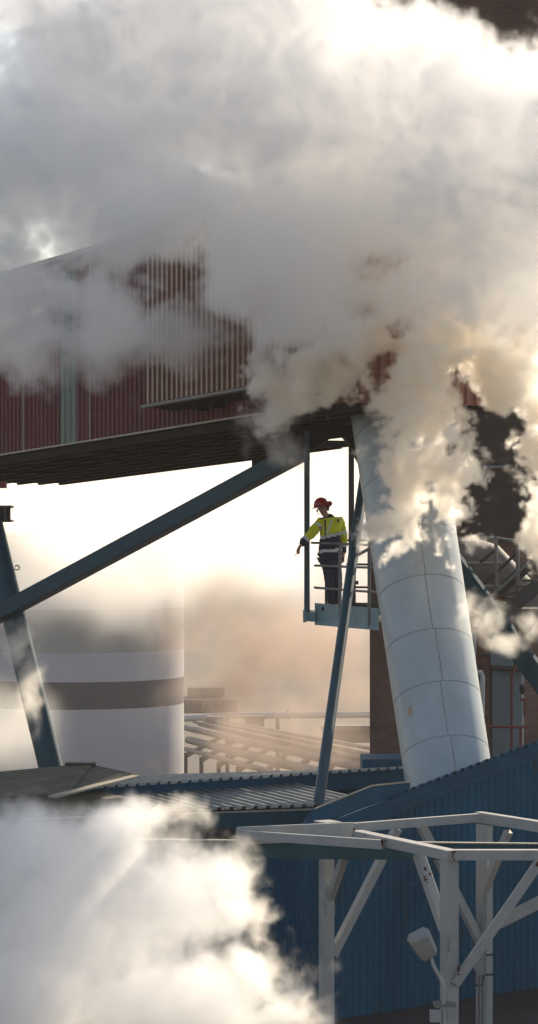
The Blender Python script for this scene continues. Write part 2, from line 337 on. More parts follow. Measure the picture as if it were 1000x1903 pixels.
# face
mb = MB(); mb.tube([P(590.9, 945.5, -.15), P(588.8, 950.3, -.165), P(590.6, 951.6, -.15)], [.011, .017, .011], 10); mb.build('nose', M['skin'], body)
mb = MB(); mb.tube([P(588.9, 954.6, -.155), P(591.6, 955.8, -.165), P(595, 955.2, -.15)], [.004, .007, .004], 8); mb.build('mouth', mat('lips', (.2, .07, .06)), body)
for e in ((590.6, 945.4, -.155), (595.8, 945.9, -.172)):
    mb = MB(); mb.tube([P(e[0]-1, e[1], e[2]), P(e[0]+1, e[1], e[2])], [.008, .008], 10); mb.build('eye', M['black'], body)
mb = MB(); mb.tube([P(587.6, 946, -.15), P(590.5, 947.6, -.18), P(597.5, 946.5, -.19), P(606, 944, -.12)], .0035, 8); mb.build('glasses', M['glassm'], body)
mb = MB(); mb.tube([P(606.2, 944.5, -.10), P(606.8, 947, -.10), P(605.8, 949.8, -.10)], [.014, .016, .01], 10); mb.build('ear', M['skin'], body)
mb = MB(); c = P(603.5, 944, -.03)
vs = []; fs = []
for i in range(9):
    for j in range(16):
        th = math.pi*(.12+.55*i/8); ph = 2*math.pi*j/16; vs.append(c+V((math.sin(th)*math.cos(ph)*.083, math.sin(th)*math.sin(ph)*.088, math.cos(th)*.10)))
fs = [(i*16+j, i*16+(j+1) % 16, (i+1)*16+(j+1) % 16, (i+1)*16+j) for i in range(8) for j in range(16)]
mb.add(vs, fs, 0, True); mb.build('hair', mat('dark_hair', (.03, .02, .015), .8, bump=.5), body)
# helmet: shell, brim, tilted forward (towards lower left)
def helmet():
    R = Matrix.Rotation(math.radians(14), 4, 'Y').inverted() @ Matrix.Identity(4)
    R = Matrix.Rotation(math.radians(-12), 4, 'Y'); c = P(597.5, 940.5, -.07)
    mb = MB(); vs = []; k = 32; rows = 10
    for i in range(rows+1):
        th = math.pi/2*i/rows
        for j in range(k):
            ph = 2*math.pi*j/k; rx = .138*(1 if math.cos(ph) < 0 else .98); ridge = 1+.035*math.exp(-(math.sin(ph)/.22)**2)
            vs.append(c+R @ V((math.sin(th)*math.cos(ph)*rx, math.sin(th)*math.sin(ph)*.122, math.cos(th)*.15*ridge)))
    mb.add(vs, [(i*k+j, i*k+(j+1) % k, (i+1)*k+(j+1) % k, (i+1)*k+j) for i in range(rows) for j in range(k)], 0, True)
    o = mb.build('helmet', M['helmet'], body); sd = o.modifiers.new('s', 'SOLIDIFY'); sd.thickness = .006
    mb = MB(); vs = []
    for j in range(k):
        ph = 2*math.pi*j/k; e = .010+.035*max(0, -math.cos(ph))**2
        for r_, dz in ((0, 0), (e, -.008)): vs.append(c+R @ V((math.cos(ph)*(.138+r_), math.sin(ph)*(.122+r_*.8), dz)))
    mb.add(vs, [(2*j, 2*j+1, (2*j+3) % (2*k), (2*j+2) % (2*k)) for j in range(k)], 0, True)
    b_ = mb.build('brim', M['helmet'], o); sd = b_.modifiers.new('s', 'SOLIDIFY'); sd.thickness = .008
    # ear defender folded up against the helmet's back
    mb = MB(); q = P(612.5, 936.5, -.12); mb.tube([q+V((-.035, 0, 0)), q+V((-.02, -.01, .003)), q+V((.018, -.01, .004)), q+V((.030, 0, 0))], [.030, .048, .048, .03], 16)
    q = P(611, 938, .04); mb.tube([q+V((-.035, 0, 0)), q+V((.018, .01, .004)), q+V((.030, 0, 0))], [.030, .048, .03], 16)
    mb.tube([P(610, 935, -.12), P(604, 926.5, -.05), P(610, 936, .04)], .008, 8)
    mb.build('ear_defender', M['helmet'], body)
helmet()
# clothing
JJ = {'h': (P(613.5, 1043, 0), (.225, .18)), 'a': (P(613.5, 1028, 0), (.225, .175)), 'b': (P(613.5, 1010, 0), (.225, .175)), 'c': (P(614, 991), (.235, .18)), 'd': (P(614, 974, .01), (.19, .14)), 'e': (P(611, 962.5, 0), (.125, .105)), 'f': (P(608.5, 956, -.015), (.085, .082)),
      'sr': (P(596, 970.5, -.12), .092), 'ur': (P(583, 987, -.2), .092), 'er': (P(572.5, 998, -.27), .082), 'vr': (P(564, 1007, -.32), .070), 'wr': (P(558.5, 1014, -.355), .056),
      'sl': (P(631, 968.5, .10), .095), 'ul': (P(637, 988, .15), .078), 'el': (P(639, 1005, .15), .068), 'vl': (P(638.6, 1020, .10), .060), 'wl': (P(638.2, 1030, .06), .054)}
EE = [('h','a'),('a','b'),('b','c'),('c','d'),('d','e'),('e','f'),('d','sr'),('sr','ur'),('ur','er'),('er','vr'),('vr','wr'),('d','sl'),('sl','ul'),('ul','el'),('el','vl'),('vl','wl')]
jm = skin_mesh('jacket', JJ, EE, 4, 'b')
for v in jm.vertices:                                          # creases in the cloth
    p = v.co; v.co = p+v.normal*(.020*noise.noise(V((p.x*9, p.y*9, p.z*14)))+.009*noise.noise(p*24))
jm.materials.clear()
segs = {'rs': [JJ[k][0] for k in ('sr', 'ur', 'er', 'vr', 'wr')], 'ls': [JJ[k][0] for k in ('sl', 'ul', 'el', 'vl', 'wl')]}
def along(pts, p):
    best = (9, 0); acc = 0
    for x, y in zip(pts, pts[1:]):
        d = y-x; t = max(0, min(1, (p-x).dot(d)/d.length_squared)); q = x+d*t
        if (p-q).length < best[0]: best = ((p-q).length, acc+t*d.length)
        acc += d.length
    return best[0], best[1]/acc
jacket = obj('jacket', jm, [M['yellow'], M['navy'], M['reflect']], body)
for f in jm.polygons:
    p = f.center; px = 500+p.x*F/p.y; py = 951.5-(p.z-H)*F/p.y
    dr, tr = along(segs['rs'], p); dl, tl = along(segs['ls'], p); m = 0
    if dr < .105 and tr > .12 and p.x < JJ['a'][0].x-.12:
        if .10 < tr < .2: m = 2
        elif .70 < tr < .80: m = 2
        elif tr >= .80: m = 1
    elif dl < .105 and tl > .16 and px > 630:
        if .30 < tl < .38: m = 2
        elif .72 < tl < .80: m = 2
        elif tl >= .8: m = 1
    else:
        tilt = py+(px-614)*.22
        if py < 965 and abs(px-609) < 14 and tilt < 961.5: m = 1
        if 992.5 < tilt < 998.5: m = 2
        elif tilt >= 998.5: m = 1
        t2 = py+(px-614)*.10
        if 1020.5 < t2 < 1026: m = 2
        if abs(px-(604+(py-965)*.02)) < 1.6 and p.y < 49.85 and 966 < py < 998: m = 1
        if 965 < py < 992 and abs(px-(617-(py-965)*.35)) < 1.6 and p.y < 49.85: m = 2
    f.material_index = m
mb = MB(); mb.box(P(594.5, 980.5, -.24), V((.02, 0, 0)), V((0, .006, 0)), UP*.014); mb.build('badge', M['orange'], body)
mb = MB(); mb.box(P(628.5, 968, -.11), V((.016, 0, 0)), V((0, .012, 0)), UP*.03); mb.build('radio', M['black'], body)
JT = {'p': (P(614, 1036), (.17, .13)), 'hl': (P(623, 1045, .05), .105), 'ml': (P(626, 1062, .03), .10), 'kl': (P(628, 1084), .085), 'cl': (P(627.5, 1105, .04), .078), 'al': (P(627, 1123, .09), .072),
      'hr': (P(605.5, 1045, -.05), .105), 'mr': (P(609, 1062, -.07), .10), 'kr': (P(613, 1084, -.08), .085), 'cr': (P(614.5, 1105, -.05), .078), 'ar': (P(615, 1123, -.03), .072)}
ET = [('p','hl'),('hl','ml'),('ml','kl'),('kl','cl'),('cl','al'),('p','hr'),('hr','mr'),('mr','kr'),('kr','cr'),('cr','ar')]
tm = skin_mesh('trousers', JT, ET, 3, 'p')
for v in tm.vertices: v.co = v.co+v.normal*(.014*noise.noise(v.co*7)+.006*noise.noise(v.co*18))
obj('trousers', tm, mat('trouser_cloth', (.010, .020, .045), .85, var=.25, scale=9, bump=.5, bscale=14), body)
for k_, d in (('al', .09), ('ar', -.03)):
    c = P(627 if k_ == 'al' else 615, 1126, d); mb = MB()
    mb.tube([c+V((.03, .04, .05)), c+V((.02, .03, -.02)), c+V((-.05, -.05, -.03)), c+V((-.13, -.12, -.045)), c+V((-.16, -.15, -.05))], [.06, .062, .055, .048, .025], 14)
    mb.build('boot', M['black'], body)

# ---------------------------------------------------------------- big pale duct
dt = thing('duct_pipe', 'huge pale clad duct with ring seams, leaning up into the steam', 'duct')
YA, YB = 44.9, 48.3
ax0, ax1 = at(842, 1500, YA-.2), at(738, 800, YB)
dirv = (ax1-ax0).normalized(); 
def axp(py):   # axis point whose height matches the photo row
    t = (1500-py)/700.0; 
    best = None
    lo, hi = -.5, 1.8
    for _ in range(40):
        m_ = (lo+hi)/2; p = ax0.lerp(ax1, m_); y = 951.5-(p.z-H)*F/p.y
        if y > py: lo = m_
        else: hi = m_
    return ax0.lerp(ax1, lo)
RAD = .707
ctr = [1545, 1403, 1303, 1207, 1108, 1010, 912, 815, 715, 600]
k = 72
ex = dirv.cross(V((0, 1, 0))).normalized()
if ex.x < 0: ex = -ex
ey = dirv.cross(ex).normalized()
if ey.y > 0: ey = -ey            # ey points to the camera
def ringpts(c, r): return [c+ex*math.cos(2*math.pi*j/k)*r+ey*math.sin(2*math.pi*j/k)*r for j in range(k)]
for i in range(len(ctr)-1):
    c0, c1 = axp(ctr[i]), axp(ctr[i+1]); q = MB(); r0, r1 = RAD*c0.y/45.5, RAD*c1.y/45.5; vs = []
    for c, r in ((c0+dirv*.006, r0), (c1-dirv*.006, r1)): vs += ringpts(c, r)
    q.add(vs, [(j, (j+1) % k, k+(j+1) % k, k+j) for j in range(k)], 0, True)
    o = q.build('shell_section', M['duct'], dt); o.data.shade_smooth()
    q = MB(); vs = ringpts(c0-dirv*.012, r0-.01)+ringpts(c0+dirv*.012, r0-.01)
    q.add(vs, [(j, (j+1) % k, k+(j+1) % k, k+j) for j in range(k)], 0, True); q.build('ring_seam', M['seam'], dt)
wob = [-.02, .03, -.03, .02, 0, .03, -.02, .02, 0]
for i in range(len(ctr)-1):
    c0, c1 = axp(ctr[i]), axp(ctr[i+1]); w = math.radians(84+3*wob[i]*20)
    def sp(c): r = RAD*c.y/45.5+.003; return c+ex*math.cos(w)*r+ey*math.sin(w)*r
    mb = MB(); mb.bar(sp(c0)+dirv*.01, sp(c1)-dirv*.01, .014, .008, ey); mb.build('seam_strip', M['seam'], dt)
w = math.radians(133); c = axp(1341); r = RAD*c.y/45.5+.004; nn = ex*math.cos(w)+ey*math.sin(w); tt = dirv.cross(nn)
mb = MB(); pc = c+nn*r; mb.add([pc+tt*a_+dirv*b_ for a_, b_ in ((-.05, -.07), (.03, -.08), (.055, -.05), (.04, 0), (.06, .07), (-.02, .08), (-.03, .03), (-.06, .02))], [tuple(range(8))]); mb.build('repair_patch', M['patch'], dt)

# ---------------------------------------------------------------- brick building and what hangs on it
bb = thing('brick_building', 'tall dark brick building filling the right side behind the pale duct', 'building')
C = at(835, 1000, 57.0); C.z = 0
def B(s_, d_, z): return V((C.x, C.y, 0))+n*s_+g*d_+UP*z     # s along the front, d back, z over the yard
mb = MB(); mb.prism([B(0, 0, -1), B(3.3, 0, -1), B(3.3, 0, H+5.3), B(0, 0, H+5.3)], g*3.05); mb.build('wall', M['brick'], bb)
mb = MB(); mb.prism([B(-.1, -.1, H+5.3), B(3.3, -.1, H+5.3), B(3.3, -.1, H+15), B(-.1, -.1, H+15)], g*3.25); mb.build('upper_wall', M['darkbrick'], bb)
mb = MB(); mb.prism([B(.3, -.25, H-.6), B(3.3, -.25, H-.6), B(3.3, -.25, H+3.6), B(.3, -.25, H+3.6)], g*.24); mb.build('shade_sheet', mat('shade_brown', (.04, .026, .02), .8, var=.4, scale=2), bb)  # dark sheet over the brick, its colour stands for a shaded interior
mb = MB(); mb.tube([at(880, 869, 56), at(975, 866, 58)], .035, 8); mb.build('ledge_pipe', M['rail'], bb)
def hit(px, py, d_=0):      # point on the front wall plane seen at px,py
    ray = V(((px-500)/F, 1, -(py-951.5)/F)); o = V((0, 0, H)); nn = -g; p0 = B(0, -d_, 0)
    t = (p0-o).dot(nn)/ray.dot(nn); return o+ray*t
def panel(name, poly, d_, th, m, par): 
    q = MB(); q.prism([hit(x, y, d_) for x, y in poly], g*th*.98); return q.build(name, m, par)
dr = panel('door', [(915, 1245), (972, 1250), (972, 1440), (915, 1440)], .06, .06, M['door'], bb)
panel('door_lintel', [(912, 1238), (976, 1245), (976, 1249), (912, 1242)], .2, .2, M['black'], bb)
panel('panel_above_door', [(912, 1170), (958, 1172), (958, 1239), (912, 1236)], .05, .05, M['door'], bb)
lv = thing('brown_duct', 'rusty brown panelled riser beside the pale duct', 'riser')
q = MB(); q.prism([hit(x, y, .5) for x, y in ((884, 1160), (908, 1160), (913, 1440), (884, 1440))], g*.45); q.build('riser_body', M['louvre'], lv)
for i in range(12):
    q = MB(); q.bar(hit(883, 1180+i*19, .53), hit(911, 1180+i*19, .53), .03, .03); q.build('band', M['black'], lv)
q = MB(); q.tube([hit(882, 1170, .6), hit(880, 1245, .6)], .045, 10); q.build('side_pipe', M['palepipe'], lv)
q = MB(); q.tube([hit(896, 1330, .7), hit(897, 1258, .7), hit(893, 1249, .7), hit(887, 1250, .7)], .05, 10); q.build('bent_pipe', M['palepipe'], lv)
rp = thing('red_pipe', 'thin dark red riser pipe in front of the grey-blue door', 'pipe')
q = MB(); q.tube([hit(952, 1200, .25), hit(957, 1215, .25), hit(957, 1240, .3), hit(951, 1256, .3), hit(951, 1440, .3)], .028, 10); q.build('riser', M['redpipe'], rp)
hr_ = thing('hand_rail', 'low dark red handrail in front of the grey-blue door', 'railing')
q = MB(); q.tube([hit(903, 1350, .9), hit(983, 1351, .9)], .03, 8); q.build('top_rail', M['redpipe'], hr_)
q = MB(); q.tube([hit(968, 1350, .9), hit(968, 1440, .9)], .03, 8); q.build('post', M['redpipe'], hr_)
wp = thing('valve_pipe', 'thin white pipe with a dark valve, right of the grey-blue door', 'pipe')
q = MB(); q.tube([hit(971, 1256, .35), hit(971.5, 1440, .35)], .026, 10); q.tube([hit(976, 1246, .35), hit(982, 1258, .35)], .07, 10); q.build('stand_pipe', M['palepipe'], wp)
q = MB(); q.tube([hit(971, 1272, .37), hit(971, 1277, .37), hit(971, 1284, .37), hit(971, 1290, .37)], [.03, .06, .06, .03], 12); q.build('valve', M['black'], wp)
q = MB(); q.tube([hit(968, 1300, .4), hit(978, 1300, .4)], .03, 8); q.tube([hit(975, 1300, .4), hit(975, 1330, .4)], .022, 8); q.build('flange', M['redpipe'], wp)
eb = thing('elbow_duct', 'pale bent duct behind the stair landing on the brick building', 'duct')
q = MB(); q.tube([at(800, 1042, 53.3), at(880, 1040, 53.3), at(902, 1047, 53.3), at(935, 1082, 53.4), at(1010, 1160, 54)], .42, 28); q.build('duct_body', M['elbow'], eb)
db2 = MB(); db2.bar(at(838, 1038, 51), at(1040, 1312, 50.4), .3, .34); o = db2.build('sloping_beam', mat('matte_teal', (.014, .045, .06), .85, spec=.1), None, .01)
tag(o, 'blue-grey box beam sloping down to the right behind the pale duct', 'beam')
st = thing('steel_stair', 'dark steel stair and landing with pipe handrails on the brick building', 'stairs')
Y = 51.8
def TB(name, pts, r, m): 
    q = MB(); q.tube([at(*p) for p in pts], r, 8); return q.build(name, m, st)
for a_, b_ in (((846, 1001, Y), (925, 1000, Y)), ((858, 1048, Y), (930, 1047, Y)), ((870, 1091, Y), (932, 1090, Y)), ((925, 1001, Y), (975, 1008, Y))): TB('rail', [a_, b_], .032, M['rail'])
for px, y0, y1 in ((922, 996, 1140), (962, 1010, 1120)): TB('rail_post', [(px, y0, Y-.03), (px, y1, Y-.03)], .035, M['rail'])
TB('handrail', [(885, 1098, Y), (940, 1048, Y), (975, 1010, Y)], .03, M['steel'])
TB('handrail', [(892, 1046, Y), (925, 1018, Y)], .03, M['steel'])
TB('handrail', [(918, 1104, Y-.6), (1010, 1020, Y-.6)], .03, M['rail'])
q = MB(); q.bar(at(935, 1142, Y-.4), at(1030, 1062, Y-.4), .06, .26); q.build('stringer', M['steel'], st)
q = MB(); q.bar(at(925, 1100, Y+.5), at(1030, 1010, Y+.5), .06, .2); q.build('stringer', M['steel'], st)
for i in range(8):
    q = MB(); c = at(934+i*13, 1122-i*10.8, Y); q.box(c, V((.12, 0, 0)), V((0, .42, 0)), UP*.015); q.build('tread', M['steel'], st)
q = MB(); q.box(at(985, 1140, Y), V((.55, 0, 0)), V((0, .5, 0)), UP*.10); q.build('landing', M['steel'], st)
q = MB(); q.bar(at(858, 1112, Y), at(940, 1110, Y), .2, .08); q.build('walkway_beam', M['louvre'], st)

# ---------------------------------------------------------------- blue sheds
gs = thing('gabled_shed', 'blue corrugated shed with sloping toothed roof edge behind the white frame', 'building')
C0 = V((.77, 41.7, 0))
def W(s_, d_, z): return C0+n*s_+g*d_+UP*z
def vt(s_): return H-4.60+.952/3.5*s_*1.0          # verge height
SL = 8.0
mb = MB(); mb.prism([W(.02, .06, -.7), W(SL, .06, -.7), W(SL, .06, vt(SL)-.15), W(.02, .06, vt(0)-.15)], g*.25); mb.build('wall_core', M['blue'], gs)
mb = MB(); mb.corr(W(0, 0, -.6), W(SL, 0, -.6), W(0, 0, vt(0)-.12), W(SL, 0, vt(SL)-.12), -g, .12, .022); mb.keep = True; mb.build('wall', M['blue'], gs)
mb = MB(); mb.corr(W(0, 2.6, -.6), W(0, 0, -.6), W(0, 2.6, vt(0)-.14), W(0, 0, vt(0)-.14), -n, .12, .022); mb.keep = True; mb.build('side_wall', M['blue'], gs)
mb = MB(); mb.prism([W(-.05, -.07, vt(-.05)-.30), W(SL, -.07, vt(SL)-.16), W(SL, -.07, vt(SL)), W(-.05, -.07, vt(-.05))], g*.05); mb.build('verge_board', M['bluetrim'], gs)
mb = MB(); mb.bar(W(0, -.03, H-5.6), W(SL, -.03, H-5.6), .012, .012); mb.build('sheet_lap', M['bluetrim'], gs)
mb = MB(); mb.prism([W(.3, -.10, vt(.3)-.17), W(SL, -.10, vt(SL)-.19), W(SL, -.10, vt(SL)-.155), W(.3, -.10, vt(.3)-.135)], g*.025); mb.build('verge_lip', M['bluetrim'], gs)
a0, a1 = W(1.0, -.12, vt(1.0)+.02), W(SL, -.12, vt(SL)+.02)
mb = MB(); mb.corr(a0, a1, a0+g*3.2-UP*1.3, a1+g*3.2-UP*1.3, UP, .15, .045, duty=(.34, .12)); mb.keep = True
o = mb.build('roof', M['bluetrim'], gs); sd = o.modifiers.new('s', 'SOLIDIFY'); sd.thickness = .012
def hitw(px, py, d_=-.10):
    ray = V(((px-500)/F, 1, -(py-951.5)/F)); o = V((0, 0, H)); return o+ray*((W(0, d_, 0)-o).dot(-g)/ray.dot(-g))
mb = MB(); mb.prism([hitw(x, y) for x, y in ((556, 1540), (692, 1496), (762, 1472), (762, 1452), (692, 1459), (585, 1502))], g*.025); mb.build('flashing', M['bluetrim'], gs)
mb = MB(); mb.bar(hitw(585, 1503, -.12), hitw(692, 1460, -.12), .02, .02); mb.bar(hitw(692, 1460, -.12), hitw(762, 1453, -.12), .02, .02); mb.build('flashing_edge', M['trim'], gs)

ls = thing('low_shed', 'low dark blue shed with ribbed sheet roof at the foot of the round strut', 'building')
e0, e1 = at(40, 1519, 42.0), at(700, 1497, 43.8); f0, f1 = at(60, 1506, 43.3), at(760, 1456, 47.0)
wd = (e1-e0); wd.z = 0; wd.normalize(); wn = V((wd.y, -wd.x, 0))
mb = MB(); mb.prism([V((e0.x, e0.y+.12, -.6)), V((e1.x-.4, e1.y+.12, -.6)), V((e1.x-.4, e1.y+.12, e1.z-.1)), V((e0.x, e0.y+.12, e0.z-.1))], V((0, 1.0, 0))); mb.build('wall', M['blue'], ls)
mb = MB(); mb.prism([e0+wn*.02-UP*.03, e1+wn*.02-UP*.03, e1+wn*.02-UP*.30, e0+wn*.02-UP*.30], -wn*.06); mb.build('fascia', M['tealbeam'], ls)
mb = MB(); mb.bar(e0+wn*.03-UP*.02, e1+wn*.03-UP*.02, .05, .025); mb.build('eave_strip', M['trim'], ls)
e2, e3 = e0-g*.04+UP*.02, e1-g*.04+UP*.02
mb = MB(); mb.corr(e2-n*0, e3, e2+g*3.4+UP*.12, e3+g*3.4+UP*.12, UP, .19, .045, duty=(.22, .12)); mb.keep = True
o = mb.build('roof', M['roof'], ls); sd = o.modifiers.new('s', 'SOLIDIFY'); sd.thickness = .01
for i in range(26):
    px = 300+i*12; p = at(px, 1550, 0+e0.y+(e1.y-e0.y)*(px-40)/660-.05); q = MB(); q.box(p, V((.016, 0, 0)), V((0, .03, 0)), UP*.075); q.build('vent_slat', M['tealbeam'], ls)
mb = MB(); mb.prism([at(290, 1540, 42.55), at(610, 1540, 43.35), at(610, 1560, 43.35), at(290, 1560, 42.55)], V((0, .06, 0))); mb.build('vent_back', M['black'], ls)

us = thing('upper_shed', 'dark blue shed roof step with pale ribs, just above the low ribbed roof', 'building')
u0, u1 = at(120, 1470, 43.6), at(760, 1429, 47.1)
ud = (u1-u0); ud.z = 0; ud.normalize(); un = V((ud.y, -ud.x, 0))
mb = MB(); mb.prism([u0-UP*.01, u1-UP*.01, u1-UP*.27, u0-UP*.27], -un*.06); mb.build('fascia', M['bluetrim'], us)
mb = MB(); mb.prism([V((u0.x, u0.y+.3, 0)), V((u1.x, u1.y+.3, 0)), V((u1.x, u1.y+.3, u1.z-.1)), V((u0.x, u0.y+.3, u0.z-.1))], V((0, 1.2, 0))); mb.build('wall', M['blue'], us)
mb = MB(); mb.corr(u0+UP*.0, u1, u0+g*2.0+UP*.0, u1+g*2.0-UP*.22, UP, .19, .05, duty=(.22, .12)); mb.keep = True
o = mb.build('roof', M['roof'], us); sd = o.modifiers.new('s', 'SOLIDIFY'); sd.thickness = .01
mb = MB(); mb.bar(u0+un*.02, u1+un*.02, .03, .02); mb.build('eave_strip', M['bluetrim'], us)
mb = MB(); mb.box(at(722, 1420, 52), V((.5, 0, 0)), V((0, .6, 0)), UP*.14); mb.build('roof_hatch', M['bluetrim'], us)

br = thing('brown_hut', 'brown sheet-roofed hut with a sunlit edge painted pale, at the foot of the leaning column', 'hut')
r0, r1, r2, r3 = at(-60, 1443, 43.9), at(172, 1421, 44.5), at(262, 1442, 43.0), at(130, 1474, 42.2); r4 = at(-60, 1482, 42.0)
mb = MB(); mb.corr(r4, r0, r3, r1, UP, .12, .02); mb.keep = True
o = mb.build('roof', M['tan_roof'], br); sd = o.modifiers.new('s', 'SOLIDIFY'); sd.thickness = .012
mb = MB(); mb.corr(r3-UP*.01, r1-UP*.01, r3.lerp(r2, .35), r1.lerp(r2, .999), UP, .12, .015); mb.build('hip_roof', M['tan_roof'], br)
mb = MB(); mb.bar(at(255, 1442, 42.9), at(95, 1481, 42.0), .2, .03); mb.build('verge_strip', M['sunlit_edge'], br)
mb = MB(); mb.box(at(150, 1419.5, 44.4), V((.24, 0, 0)), V((0, .1, 0)), UP*.02); mb.build('ridge_cap', M['steel'], br)
mb = MB(); mb.prism([V((r4.x, r4.y+.1, -.5)), V((r3.x, r3.y+.1, -.5)), V((r2.x-.2, r2.y, -.5)), V((r1.x, r1.y-.1, -.5)), V((r0.x, r0.y-.1, -.5))], UP*(r4.z-.1+.5)); mb.build('wall', M['tan_roof'], br)

tb = MB(); tb.prism([at(250, 1560, 38.6), at(1120, 1570, 38.05), at(1120, 1601, 38.05), at(250, 1594, 38.6)], V((0, .16, 0))); o = tb.build('crossing_beam', M['tealbeam'], None, .006)
tag(o, 'long level dark teal beam running behind the white frame', 'beam')
tb = MB(); tb.bar(at(250, 1559.5, 38.6), at(1120, 1569, 38.05), .1, .015); tb.build('top_flange', M['trim'] , o)

# ---------------------------------------------------------------- white frame in front
wf = thing('white_frame', 'white painted steel frame of posts, beams and braces with rust spots', 'steel frame')
PW = .176
ZT = at(852, 1579, 36).z
p2 = at(835, 1600, 36.05); p1 = at(607, 1600, 39.2); p3 = at(900, 1600, 40.3)
def PB(name, p, q, w, h, up=UP, m='white', bv=.006): 
    b_ = MB(); b_.bar(p, q, w, h, up); return b_.build(name, M[m], wf, bv)
for p, wg, wn_, zt in ((p2, PW, PW, ZT), (p1, .15, .165, ZT+.12), (p3, .29, .10, ZT-.02)):
    b_ = MB(); b_.post(p, -.3, zt-.13, wg, wn_); b_.build('post', M['white'], wf, .006)
def lvl(px, Y, z): return V(((px-500)*Y/F, Y, z))
zb = ZT-.065
PB('beam', lvl(440, 38.25, zb), lvl(712, 37.35, zb-.03), .07, .125)                 # front rim
PB('beam', lvl(440, 38.27, zb-.02), lvl(657, 38.5, zb+.02), .06, .24)
PB('beam', lvl(636, 38.56, zb+.05), lvl(888, 40.25, zb+.012), .07, .125)           # back rim
PB('beam', lvl(835, 36.0, zb)-g*.09, lvl(663, 38.3, zb-.01), PW, .132)              # to the left post
PB('beam', lvl(845, 36.0, zb), lvl(1130, 36.0, zb), .14, .132)                      # to the right
PB('beam', lvl(889, 40.45, zb+.004), lvl(1130, 37.9, zb+.004), .13, .15)
b_ = MB(); b_.box(lvl(609, 39.1, ZT+.012), g*.16, n*.13, UP*.012); b_.build('cap_plate', M['white'], wf)
BR = .115
PB('brace', at(612, 1672, 39.2), at(652, 1560, 38.5), .10, .10, n)
PB('brace', at(618, 1775, 39.25), at(738, 1540, 39.65), BR, BR, g)
PB('brace', at(827, 1728, 36.15), at(778, 1588, 36.95), BR, .13, n)
PB('brace', at(893, 1752, 40.3), at(783, 1534, 39.85), BR, .12, g)
PB('brace', at(897, 1662, 40.2), at(945, 1545, 39.75), .10, .10, n)
PB('brace', at(846, 1828, 36.0), at(1004, 1600, 35.95), BR, .15, V((0, 1, 0)))
PB('brace', at(930, 1714, 39.3), at(1120, 1618, 38.6), .17, .17)
# rust on joints
RUST = mat('rust', (.10, .025, .018), .9, var=.4, scale=30)
for px, py, Y, sx, sy, k_ in ((843, 1590, 35.86, 3, 8, 9), (1000, 1606, 35.83, 3, 6, 6), (852, 1802, 35.86, 2, 9, 6), (690, 1552, 37.9, 14, 2, 7), (735, 1563, 37.3, 22, 2, 8), (658, 1547, 38.2, 1, 7, 6), (710, 1566, 37.25, 1, 7, 6), (795, 1625, 36.5, 7, 16, 9)):
    b_ = MB()
    for i in range(k_): b_.box(at(px+random.uniform(-sx, sx), py+random.uniform(-sy, sy), Y), V((random.uniform(.006, .016), 0, 0)), V((0, .004, 0)), UP*random.uniform(.006, .018))
    b_.build('rust_spot', RUST, wf)
for c_, a_ in ((p2, 1), (p1, 1), (p3, 1)):        # bolted plates where braces meet the posts
    b_ = MB(); b_.box(V((c_.x, c_.y, ZT-1.2))-g*.10, n*.07, g*.006, UP*.09)
    for dx in (-.045, .045):
        for dz in (-.06, .06): b_.box(V((c_.x, c_.y, ZT-1.2+dz))-g*.112+n*dx, n*.012, g*.008, UP*.012)
    b_.build('bolted_plate', M['white'], wf)
# fittings on the near post
fl_ = thing('floodlight', 'boxy grey floodlight on a bent arm, clamped to the nearest white post', 'lamp')
Y = 35.6
c = at(787, 1757, Y)
bm = MB()
Rz = Matrix.Rotation(math.radians(-28), 4, 'Y') @ Matrix.Rotation(math.radians(22), 4, 'X')
def hp(x, y, z): return c+(Rz @ V((x, y, z)))
ring = [(-.115, -.19), (.115, -.19), (.145, -.15), (.135, .16), (.10, .195), (-.10, .195), (-.135, .16), (-.145, -.15)]
ring = [(-.10, -.20), (.10, -.20), (.15, -.14), (.125, .16), (.09, .20), (-.09, .20), (-.125, .16), (-.15, -.14)]
vs = []
for yy, sc in ((-.095, .72), (-.075, .86), (.02, 1), (.055, 1.04), (.07, 1.0)):
    for x, z in ring: vs.append(hp(x*sc, yy, -z*sc))
bm.add(vs, [tuple(range(8))]+[(i*8+j, i*8+(j+1) % 8, (i+1)*8+(j+1) % 8, (i+1)*8+j) for i in range(4) for j in range(8)]+[tuple(range(32, 40))])
bm.build('lamp_head', M['lampbody'], fl_, .01)
bm = MB(); bm.add([hp(x*.9, .073, -z*.9) for x, z in ring], [tuple(range(8))]); bm.build('lens', M['glassm'], fl_)
bm = MB(); bm.tube([hp(.02, -.0, -.17), at(806, 1795, Y), at(818, 1817, Y), at(823, 1830, Y), at(824, 1845, Y), at(824, 1908, Y)], .024, 12); bm.build('arm', M['white'], fl_)
bm = MB(); bm.box(at(826, 1866, Y+.1), V((.14, 0, 0)), V((0, .13, 0)), UP*.018); bm.box(at(815, 1867, Y), V((.03, 0, 0)), V((0, .02, 0)), UP*.045); bm.build('clamp', M['rail'], fl_)
jb = MB(); jb.box(at(809, 1888, 35.55), V((.07, 0, 0)), V((0, .05, 0)), UP*.075); o = jb.build('junction_box', M['white'], None, .006)
tag(o, 'small white junction box low beside the floodlight arm', 'junction box')
jb = MB(); jb.tube([at(808, 1898, 35.55), at(808, 1925, 35.55)], .012, 8); jb.build('cable', M['black'], o)
sw = thing('switch_box', 'grey electrical box with looping cable on the far white post', 'electrical box')
Y = 39.9
q = MB(); q.box(at(889, 1793, Y), V((.055, 0, 0)), V((0, .05, 0)), UP*.085); q.build('enclosure', M['lampbody'], sw, .004)
q = MB(); q.box(at(908, 1793, Y), V((.035, 0, 0)), V((0, .07, 0)), UP*.17); q.build('housing', M['white'], sw, .004)
